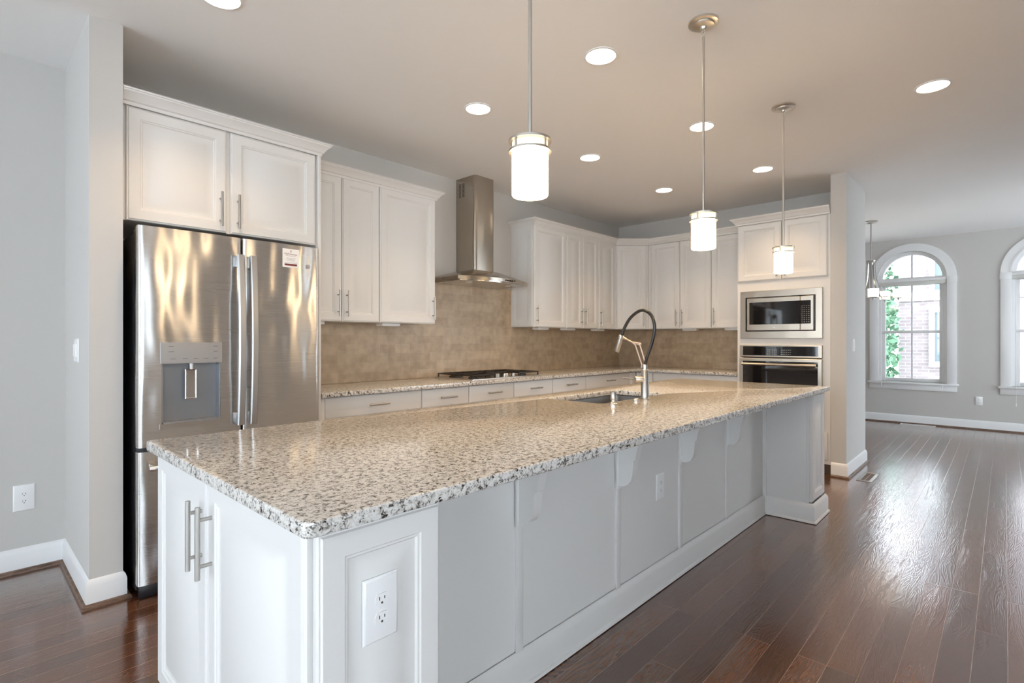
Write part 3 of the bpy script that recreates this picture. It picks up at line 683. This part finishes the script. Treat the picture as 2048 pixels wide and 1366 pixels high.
bm = NB(); curved_slab(bm, FX0, FX1, .078, .716, FX0, FX1, YB, bul=.012); fd = t.part('freezer_drawer', bm, STEEL, ang=40)
def fhandle(x, xa, xb):
    yd = yfront(x, xa, xb); bm = NB(); prev = None; n = 26; hw, th = .0175, .014
    for i in range(n + 1):
        q = i / n; z = .803 + (1.705 - .803) * q; off = .042 + .026 * (1 - (2 * q - 1) ** 2); y = yd - off
        pts = [(-hw, th / 2), (-hw, -th * .2), (-hw * .7, -th / 2), (hw * .7, -th / 2), (hw, -th * .2), (hw, th / 2)]
        rg = [bm.verts.new((x + a, y + b, z)) for a, b in pts]
        if prev: bridge(bm, prev, rg)
        else: bm.faces.new(rg[::-1])
        prev = rg
    bm.faces.new(prev)
    for za, zb in ((.806, .866), (1.642, 1.702)): box(bm, x - .0125, x + .0125, yd - .045, yd + .004, za, zb, .004)
    return bm
t.part('handle', fhandle(1.045, L0, L1), HANDLEST, ld); t.part('handle', fhandle(1.108, FS + .0035, FX1), HANDLEST, rd)
bm = NB(); tube(bm, [(.635, yfront(.635, FX0, FX1, .012) - .062, .645), (.70, 2.915, .645), (1.05, 2.905, .645), (1.40, 2.915, .645), (1.467, yfront(1.467, FX0, FX1, .012) - .062, .645)], .0125, 16)
for x in (.66, 1.44): box(bm, x - .012, x + .012, 2.93, yfront(x, FX0, FX1, .012) + .004, .635, .655, .004)
t.part('handle', bm, STEEL, fd)
# dispenser
dp = Thing.part(t, 'dispenser', (lambda b: (b, box(b, NX0 + .001, NX1 - .001, 3.045, 3.057, NZ0, NZ1 - .10), box(b, NX0 + .0005, NX0 + .006, 2.99, 3.046, NZ0, NZ1 - .1), box(b, NX1 - .006, NX1 - .0005, 2.996, 3.046, NZ0, NZ1 - .1), box(b, NX0 + .001, NX1 - .001, 2.99, 3.046, NZ0, NZ0 + .012))[0])(NB()), DISP)
ya, yb_ = yfront(NX0, L0, L1), yfront(NX1, L0, L1)
bm = NB(); prism(bm, [(NX0 - .006, ya - .003, NZ1 - .102), (NX1 + .006, yb_ - .003, NZ1 - .102), (NX1 + .006, yb_ - .003, NZ1 + .004), (NX0 - .006, ya - .003, NZ1 + .004)], (0, .05, 0)); bmesh.ops.bevel(bm, geom=bm.edges[:], offset=.002, segments=2, affect='EDGES')
t.part('control_panel', bm, mat('brushed_panel', (.48, .48, .49), .32, .8), dp)
bm = NB(); uv = (Vector((NX1, yb_, 0)) - Vector((NX0, ya, 0))); ul = uv.normalized()
for px, pz in ((.11, .82), (.11, .55), (.14, .2), (.34, .2), (.52, .2), (.69, .2), (.86, .2), (.86, .82), (.86, .55)):
    p = Vector((NX0, ya - .0034, NZ1 - .1)) + uv * px + Z * (.1 * pz); prism(bm, [p, p + ul * .022, p + ul * .022 + Z * .0022, p + Z * .0022], (0, .001, 0))
t.part('panel_markings', bm, INK, dp)
bm = NB(); nested(bm, (.800, 3.012, .955), X, Vector((0, -1, .10)).normalized(), .052, .150, [(0, 0), (0, .004), (.003, .006), (.006, .004)]); t.part('paddle', bm, CHROME, dp)
bm = NB(); cyl(bm, (.829, 3.012, 1.136), (.829, 3.012, 1.105), .009, .007); t.part('nozzle', bm, PLASTIC, dp)
bm = NB(); prism(bm, [(NX0 - .008, ya - .004, NZ0 - .022), (NX1 + .008, yb_ - .004, NZ0 - .022), (NX1 + .008, yb_ - .006, NZ0 + .004), (NX0 - .008, ya - .006, NZ0 + .004)], (0, .05, 0)); t.part('drip_tray', bm, STEEL, dp)
for x in (.635, 1.465): t.part('hinge_cover', box(NB(), x - .03, x + .03, 3.02, 3.12, 1.7725, 1.794, .004), BLACK)
t.part('base_grille', box(NB(), .612, 1.49, 3.035, 3.061, .004, .074, .002), BLACK)
# label and emblem on the right door
RA, RB = FS + .0035, FX1
pa, pb = Vector((1.278, yfront(1.278, RA, RB) - .0012, 0)), Vector((1.374, yfront(1.374, RA, RB) - .0012, 0)); ul = (pb - pa).normalized(); nl = Vector((ul.y, -ul.x, 0))
bm = NB(); prism(bm, [pa + Z * 1.668, pb + Z * 1.668, pb + Z * 1.774, pa + Z * 1.774], nl * .0006)
st = Thing('paper_label', 'small white paper label with maroon print stuck on the right refrigerator door', 'label', (pa + pb) / 2 + Z * 1.668); st.part('paper', bm, PAPER)
mid = (pa + pb) / 2
bm = text_bm('NVHomes', .0172, mid + Z * 1.744, ul, Z, nl, .0010); ro = ringat(bm, mid + Z * 1.7605 + nl * .001, ul, Z, .0055, 20); ri = ringat(bm, mid + Z * 1.7605 + nl * .001, ul, Z, .0038, 20); bridge(bm, ro, ri); st.part('lettering', bm, MAROON)
bm = NB()
for z, a, b in ((1.733, -.030, .030), (1.7205, -.026, .028), (1.713, -.030, .026), (1.706, -.022, .020), (1.6945, -.038, .038)):
    q = mid + Z * z + nl * .0007; prism(bm, [q + ul * a, q + ul * b, q + ul * b + Z * .0012, q + ul * a + Z * .0012], nl * .0004)
st.part('fine_print', bm, INK)
bm = NB(); q = mid + Z * 1.678 + nl * .0007; prism(bm, [q - ul * .036, q + ul * .036, q + ul * .036 + Z * .011, q - ul * .036 + Z * .011], nl * .0004); st.part('printed_bar', bm, MAROON)
ec = Vector((1.4285, yfront(1.4285, RA, RB) - .001, 1.683)); tn = Vector((4 * .009 * 2 * ((1.4285 - RA) / (RB - RA) * 2 - 1) / (RB - RA) / 2, -1, 0)).normalized()
emblem(t, rd, ec, Vector((0.1, -1, 0)).normalized(), Vector((1, .1, 0)).normalized(), .0125)

# ------------------------------------------------------------------ island
t = Thing('kitchen_island', 'long white panelled island with corbels in the middle of the kitchen', 'island', (2.4, 1.6, 0))
bm = NB(); box(bm, .490, .508, .99, 2.08, .1, .8825); box(bm, .508, 4.36, 2.062, 2.08, .1, .8825); box(bm, 4.342, 4.36, .98, 2.062, .005, .8825); box(bm, .508, 4.342, 1.282, 1.30, .005, .8825)
box(bm, .508, 4.342, 1.30, 2.062, .1, .118); t.part('cabinet_body', bm, CAB)
bm = NB(); box(bm, .500, .775, .978, 1.2815, .005, .8825, .001); t.part('corner_post', bm, CAB)
t.part('post_panel', door_bm((.478, .9778, .10), X, -Y, .300, .776), CAB)
bm = NB(); box(bm, 4.022, 4.3415, .978, 1.2815, .005, .8825, .001); box(bm, 4.014, 4.022, 1.255, 1.2815, .13, .8825, .002); box(bm, 4.016, 4.022, .978, .996, .13, .8825, .001); t.part('end_post', bm, CAB)
t.part('post_panel', door_bm((4.028, .9778, .14), X, -Y, .320, .738), CAB)
for x in (1.396, 2.058, 2.684, 3.331):
    t.part('batten', box(NB(), x - .017, x + .017, 1.2720, 1.2818, .12, .8825, .001), CAB)
    prof = [(0, .600), (.022, .602), (.044, .612), (.060, .632), (.068, .660), (.071, .695), (.074, .722), (.083, .727), (.086, .750), (.094, .782), (.110, .812), (.134, .836), (.160, .848), (.168, .852), (.172, .8825), (0, .8825)]
    bm = NB(); prism(bm, [(x - .018, 1.2599 - d, z) for d, z in prof], (.042, 0, 0)); box(bm, x - .026, x + .032, 1.2600, 1.2719, .585, .8825, .002)
    t.part('corbel', bm, CAB, ang=28)
IB = [(0, .004), (.026, .004), (.024, .014), (.016, .018), (.016, .104), (.011, .120), (.004, .130), (0, .134)]
bm = NB(); sweep(bm, [(.776, 1.2755), (4.020, 1.2755), (4.020, .957), (4.361, .957), (4.361, 1.5)], IB); t.part('base_molding', bm, CAB, ang=22)
bm = NB(); sweep(bm, [(.489, 1.4), (.489, .977), (.776, .977), (.776, 1.25)], [(o, z * .75) for o, z in IB]); t.part('base_molding', bm, CAB, ang=22)
put_door(t, 'door', (.4895, 2.076, .105), -Y, -X, .498, .775, (.498 - .036, .615, Z))
put_door(t, 'door', (.4895, 1.568, .105), -Y, -X, .566, .775, (.036, .615, Z))
outlet('island_outlet', (.614, .9575, .690), X, -Y, 'white outlet on the near end post of the island', .084, .135, 1.0)
outlet('island_outlet', (2.463, 1.2815, .508), X, -Y, 'white outlet on the recessed island panel between two corbels', .08, .13)
SX0, SX1, SY0, SY1 = 2.354, 3.080, 1.560, 1.930
single('island_countertop', slab(NB(), rrect(.440, 4.388, .930, 2.098, .022), .883, .915, [rrect(SX0, SX1, SY0, SY1, .02)], .005), GRANITE, 'long speckled granite slab on top of the kitchen island', 'countertop', (2.4, 1.5, .883), ang=25)
t = Thing('kitchen_sink', 'undermount dark steel sink in the island countertop', 'sink', ((SX0 + SX1) / 2, (SY0 + SY1) / 2, .66))
bm = NB(); prev = None
for e, z in ((.03, .8815), (.012, .8815), (.010, .878), (.006, .70), (-.02, .672), (-.06, .668)):
    q = [bm.verts.new((p[0], p[1], z)) for p in rrect(SX0 - e, SX1 + e, SY0 - e, SY1 + e, .03)]
    if prev: bridge(bm, prev, q)
    prev = q
bm.faces.new(prev); t.part('basin', bm, SINKST)
bm = NB(); lathe(bm, (2.72, 1.75, .668), [(.042, .0005), (.042, .003), (.03, .003), (.026, .0005)], 24); t.part('drain', bm, CHROME)
# faucet
fx, fy = 2.712, 1.503
t = Thing('kitchen_faucet', 'tall steel faucet with black hose arc behind the island sink', 'faucet', (fx, fy, .915))
bm = NB(); lathe(bm, (fx, fy, .9152), [(.028, 0), (.028, .005), (.0235, .008), (.0225, .012), (.0225, .165), (.020, .169), (.015, .172), (.0145, .196), (.010, .199)], 28); t.part('body', bm, NICKEL)
hose = spline([(fx, fy, 1.105), (fx, fy - .012, 1.15), (fx, 1.462, 1.225), (fx, 1.442, 1.318), (fx, 1.462, 1.392), (fx, 1.521, 1.424), (fx, 1.590, 1.388), (fx, 1.635, 1.326), (fx, 1.656, 1.270)], 7)
bm = NB(); tube(bm, hose, .0092, 14); t.part('hose', bm, RUBBER)
hd = Vector((0, 1.690 - 1.658, 1.187 - 1.282)).normalized(); p0 = Vector((fx, 1.656, 1.282))
bm = NB(); tube(bm, [p0, p0 + hd * .004, p0 + hd * .022, p0 + hd * .024, p0 + hd * .098, p0 + hd * .104], [.013, .0165, .0165, .0145, .0150, .0135], 20); sp = t.part('spray_head', bm, NICKEL)
bm = NB(); q0, q1 = Vector((fx, 1.648, 1.268)), Vector((fx, 1.578, 1.236))
tube(bm, [q0, q0.lerp(q1, .3)], .0075, 10); tube(bm, [q0.lerp(q1, .3), q1], .0050, 10); tube(bm, [q1, (fx, 1.532, 1.230)], .0085, 10)
for a, b in (((fx, 1.568, 1.232), (fx, 1.518, 1.100)), ((fx, 1.536, 1.229), (fx, 1.500, 1.120))): tube(bm, [a, b], .0045, 10); cyl(bm, Vector(a) - X * .009, Vector(a) + X * .009, .006, seg=10)
cyl(bm, (fx - .012, 1.518, 1.10), (fx + .012, 1.518, 1.10), .006, seg=10); t.part('support_arm', bm, mat('warm_nickel', (.75, .60, .50), .3, 1))
bm = NB(); kd = Vector((-.80, .52, 0)).normalized(); kc = Vector((fx, fy, 1.028)); tube(bm, [kc, kc + kd * .058, kc + kd * .063], [.0185, .0195, .017], 24); hv = t.part('valve_handle', bm, SATIN)
bm = NB(); tube(bm, [kc + kd * .050, kc + kd * .052 + Vector((-.01, .085, .006))], [.0045, .0035], 10); t.part('lever', bm, NICKEL, hv)
t = Thing('soap_dispenser', 'short steel soap dispenser beside the sink', 'soap dispenser', (2.374, 1.500, .915))
bm = NB(); lathe(bm, (2.374, 1.500, .9152), [(.022, 0), (.022, .004), (.017, .010), (.012, .014), (.012, .022)], 24); t.part('base', bm, CHROME)
bm = NB(); lathe(bm, (2.374, 1.500, .9152), [(.015, .0225), (.0155, .026), (.0155, .062), (.013, .066)], 24); t.part('pump_head', bm, NICKEL)
bm = NB(); tube(bm, [(2.374, 1.512, .970), (2.374, 1.560, .962)], [.006, .005], 10); t.part('spout', bm, NICKEL)
single('air_switch', lathe(NB(), (2.625, 1.510, .9152), [(.020, 0), (.020, .004), (.014, .007), (.012, .010)], 24), CHROME, 'small round button cap on the granite next to the faucet', 'button', (2.625, 1.510, .9152))

# ------------------------------------------------------------------ pendants and recessed lights
def pendant(x, y, label):
    t = Thing('pendant_light', label, 'pendant light', (x, y, HC), 'pendant lights over the island')
    bm = NB(); lathe(bm, (x, y, HC), [(.070, -.0005), (.070, -.010), (.062, -.013), (.050, -.014), (.049, -.022), (.034, -.025), (.016, -.027), (.012, -.036), (.005, -.040)], 36); t.part('ceiling_canopy', bm, SATIN)
    bm = NB()
    for k, zc in enumerate((HC - .047, HC - .062)):
        u = X if k else Y; tube(bm, [Vector((x, y, zc)) + u * (.007 * cos(2 * pi * i / 16)) + Z * (.011 * sin(2 * pi * i / 16)) for i in range(17)], .0018, 8)
    t.part('chain_link', bm, SATIN)
    bm = NB(); cyl(bm, (x, y, HC - .072), (x, y, 1.868), .0062, seg=14); cyl(bm, (x, y, 2.30), (x, y, 2.31), .0074, seg=14); cyl(bm, (x, y, HC - .085), (x, y, HC - .070), .0075, .004, 14); t.part('rod', bm, SATIN)
    bm = NB()
    lathe(bm, (x, y, 0), [(.008, 1.868), (.008, 1.862), (.052, 1.8605), (.0655, 1.8605), (.0655, 1.854), (.050, 1.8525), (.008, 1.855)], 40)
    prev = None
    for r_, z in ((.0655, 1.829), (.0655, 1.822), (.0575, 1.822), (.0575, 1.829), (.0655, 1.829)):
        q = ringat(bm, (x, y, z), X, Y, r_, 40)
        if prev: bridge(bm, prev, q)
        prev = q
    for i in range(4):
        a = pi / 4 + i * pi / 2 + .75; c = Vector((x + .061 * cos(a), y + .061 * sin(a), 0)); cyl(bm, c + Z * 1.826, c + Z * 1.856, .004, seg=10)
    t.part('shade_holder', bm, SATIN)
    bm = NB(); lathe(bm, (x, y, 0), [(.0545, 1.8225), (.0545, 1.8515)], 40); t.part('glass_band', bm, OPALTOP)
    bm = NB(); lathe(bm, (x, y, 0), [(.0555, 1.8220), (.0555, 1.694), (.053, 1.690)], 40); t.part('glass_shade', bm, OPAL)
    return t.o
pn = pendant(1.205, 1.056, 'nearest pendant light, its canopy above the picture, white glass cylinder over the island')
dup(pn, (2.468, 1.056, HC), 'middle pendant light with white glass cylinder over the island by the faucet')
dup(pn, (3.716, 1.056, HC), 'farthest pendant light with white glass cylinder in front of the oven tower')

def can(x, y, label):
    t = Thing('recessed_light', label, 'ceiling light', (x, y, HC), 'recessed ceiling lights')
    bm = NB(); prev = None
    for r_, z in ((.092, HC - .0003), (.091, HC - .004), (.080, HC - .006), (.0775, HC - .002), (.0775, HC - .0003)):
        q = ringat(bm, (x, y, z), X, Y, r_, 40)
        if prev: bridge(bm, prev, q)
        prev = q
    t.part('trim_ring', bm, TRIM)
    bm = NB(); bm.faces.new(ringat(bm, (x, y, HC - .0022), X, -Y, .0775, 40)); t.part('lens', bm, CANGLOW)
    ld_ = bpy.data.lights.new('can_lamp', 'AREA'); ld_.shape = 'DISK'; ld_.size = .15; ld_.energy = CAN_W; ld_.color = (1, .70, .40); ld_.spread = R(106)
    lo = bpy.data.objects.new('can_lamp', ld_); COL.objects.link(lo); lo.parent = t.o; lo.location = (0, 0, -.012)
    return t.o
c0 = can(2.384, 1.584, 'recessed ceiling light between the first two pendants, large and bright')
for x, y, lb in ((.815, 2.545, 'recessed ceiling light cut by the top edge of the picture'), (2.372, 2.534, 'recessed ceiling light left of the nearest pendant rod'),
                 (3.662, 1.580, 'recessed ceiling light behind the middle pendant rod'), (3.646, 2.529, 'recessed ceiling light right of the range hood chimney'),
                 (4.947, 1.576, 'recessed ceiling light beside the farthest pendant rod'), (4.948, 2.527, 'recessed ceiling light nearest the corner wall cabinets'),
                 (4.033, .316, 'recessed ceiling light alone at the right side of the ceiling')):
    dup(c0, (x, y, HC), lb)

# ------------------------------------------------------------------ dining chandelier
cx, cy = 8.08, 1.256
t = Thing('chandelier', 'nickel five-shade chandelier hanging in the dining room by the window', 'chandelier', (cx, cy, HC))
bm = NB(); lathe(bm, (cx, cy, HC), [(.075, -.0005), (.075, -.012), (.06, -.022), (.012, -.026)], 28); t.part('ceiling_canopy', bm, NICKEL)
bm = NB(); cyl(bm, (cx, cy, HC - .025), (cx, cy, 2.27), .007, seg=12); t.part('rod', bm, NICKEL)
bm = NB(); lathe(bm, (cx, cy, 0), [(.02, 2.285), (.055, 2.275), (.055, 2.255), (.03, 2.25), (.012, 2.20), (.012, 1.86), (.02, 1.84), (.015, 1.81)], 24); t.part('hub', bm, NICKEL)
a0 = math.atan2(-cy, -cx)
for i in range(5):
    a = a0 + i * 2 * pi / 5 + .08; d = Vector((cos(a), sin(a), 0)); c = Vector((cx, cy, 0)); s = d.cross(Z)
    bm = NB(); pr = None
    for q in spline([c + d * .045 + Z * 2.26, c + d * .05 + Z * 2.12, c + d * .075 + Z * 1.99, c + d * .135 + Z * 1.88, c + d * .235 + Z * 1.795], 6):
        rg = [bm.verts.new(q + s * x_ + d * y_) for x_, y_ in ((-.007, -.003), (.007, -.003), (.007, .003), (-.007, .003))]
        if pr: bridge(bm, pr, rg)
        else: bm.faces.new(rg[::-1])
        pr = rg
    bm.faces.new(pr); tube(bm, [c + d * .02 + Z * 1.82, c + d * .30 + Z * 1.785], .005, 8); ar = t.part('arm', bm, NICKEL)
    bm = NB(); lathe(bm, c + d * .29 + Z * 1.775, [(.008, -.02), (.012, 0), (.068, .006), (.068, .012), (.02, .014)], 20); t.part('cup', bm, NICKEL, ar)
    bm = NB(); lathe(bm, c + d * .29 + Z * 1.79, [(.055, 0), (.058, .10), (.052, .102)], 24); t.part('glass_shade', bm, CHANDGLASS, ar)

# ------------------------------------------------------------------ window shades
for k, (c, hw, zs, zp) in enumerate(WIN[:2]):
    t = Thing('window_shade', 'raised pale shade across the arched window ' + ('next to the chandelier' if k == 0 else 'at the right edge of the picture'), 'window shade', (FW + .02, c, zp - .10), 'window shades')
    t.part('cassette', box(NB(), FW - .012, FW + .028, c - hw + .003, c + hw - .003, zp - .045, zp - .004, .004), TRIM)
    t.part('gathered_fabric', box(NB(), FW - .008, FW + .026, c - hw + .005, c + hw - .005, zp - .100, zp - .0455, .003), SHADEFAB)
    for s in (-1, 1):
        bm = NB(); y = c + s * (hw - .045); zl = .575 if not (k == 1 and s == 1) else .38
        tube(bm, [(FW - .0035, y, zp - .1), (FW - .004, y, zs + .02), (FW - .056, y, zs - .005), (FW - .057, y, zl + .02)], .0016, 6); cyl(bm, (FW - .057, y, zl + .022), (FW - .057, y, zl - .015), .004, .007, 10); t.part('cord', bm, PLASTIC)

# ------------------------------------------------------------------ outside
struct('ground', box(NB(), FW + .3, 60, -30, 40, -1.7, -1.6), BOUNCE_GROUND, smooth=False)  # out of view; pale top added as a daylight bounce
t = Thing('brick_building', 'pale brick townhouse across the yard seen through the arched windows', 'building', (15.2, -4, -1.5))
t.part('brick_wall', box(NB(), 15, 20, -10, 1.80, -1.5, 7), BRICK, smooth=False)
for za, zb in ((2.15, 2.32), (-.35, -.2), (5.0, 5.2)): t.part('stone_band', box(NB(), 14.94, 15.0, -10, 1.82, za, zb), STONE)
for yc in (.72, -1.6, -3.9, -6.2):
    for z0 in (.78, 2.37, 4.0):
        f = t.part('window_trim', framebm(yc + .52, yc - .52, z0 - .12, z0 + 1.22, yc + .42, yc - .42, z0, z0 + 1.1, 14.93, .07), STONE)
        t.part('window_pane', box(NB(), 14.975, 14.99, yc - .42, yc + .42, z0, z0 + 1.1), mat('facade_glass', (.10, .125, .135), .5) if 'facade_glass' not in bpy.data.materials else bpy.data.materials['facade_glass'], f)
def tree(x, y, h, r, label, seed):
    rnd = random.Random(seed); t = Thing('tree', label, 'tree', (x, y, -1.5))
    bm = NB(); tube(bm, [(x, y, -1.5), (x + .05, y, -.5), (x, y + .04, h - r)], [.12, .09, .05], 10); t.part('trunk', bm, BARK)
    bm = NB()
    for i in range(3600):
        a, b = rnd.uniform(0, 2 * pi), rnd.uniform(-1, 1); rr = r * rnd.uniform(.45, 1) ** .6; q = Vector((x + rr * cos(a) * math.sqrt(1 - b * b), y + rr * sin(a) * math.sqrt(1 - b * b), h - r + rr * b * 1.7))
        u = Vector((rnd.uniform(-1, 1), rnd.uniform(-1, 1), rnd.uniform(-1, 1))).normalized(); v = u.cross(Vector((rnd.uniform(-1, 1), rnd.uniform(-1, 1), .3))).normalized(); s = rnd.uniform(.06, .12)
        bm.faces.new([bm.verts.new(q + u * s), bm.verts.new(q + v * s * .5), bm.verts.new(q - u * s), bm.verts.new(q - v * s * .5)])
    t.part('foliage', bm, LEAF, smooth=False)
tree(14.2, 2.75, 2.3, 1.1, 'leafy green tree seen through the left side of the first arched window', 3)
tree(17.5, 3.6, 3.7, 1.6, 'taller green tree farther behind the first arched window', 5)
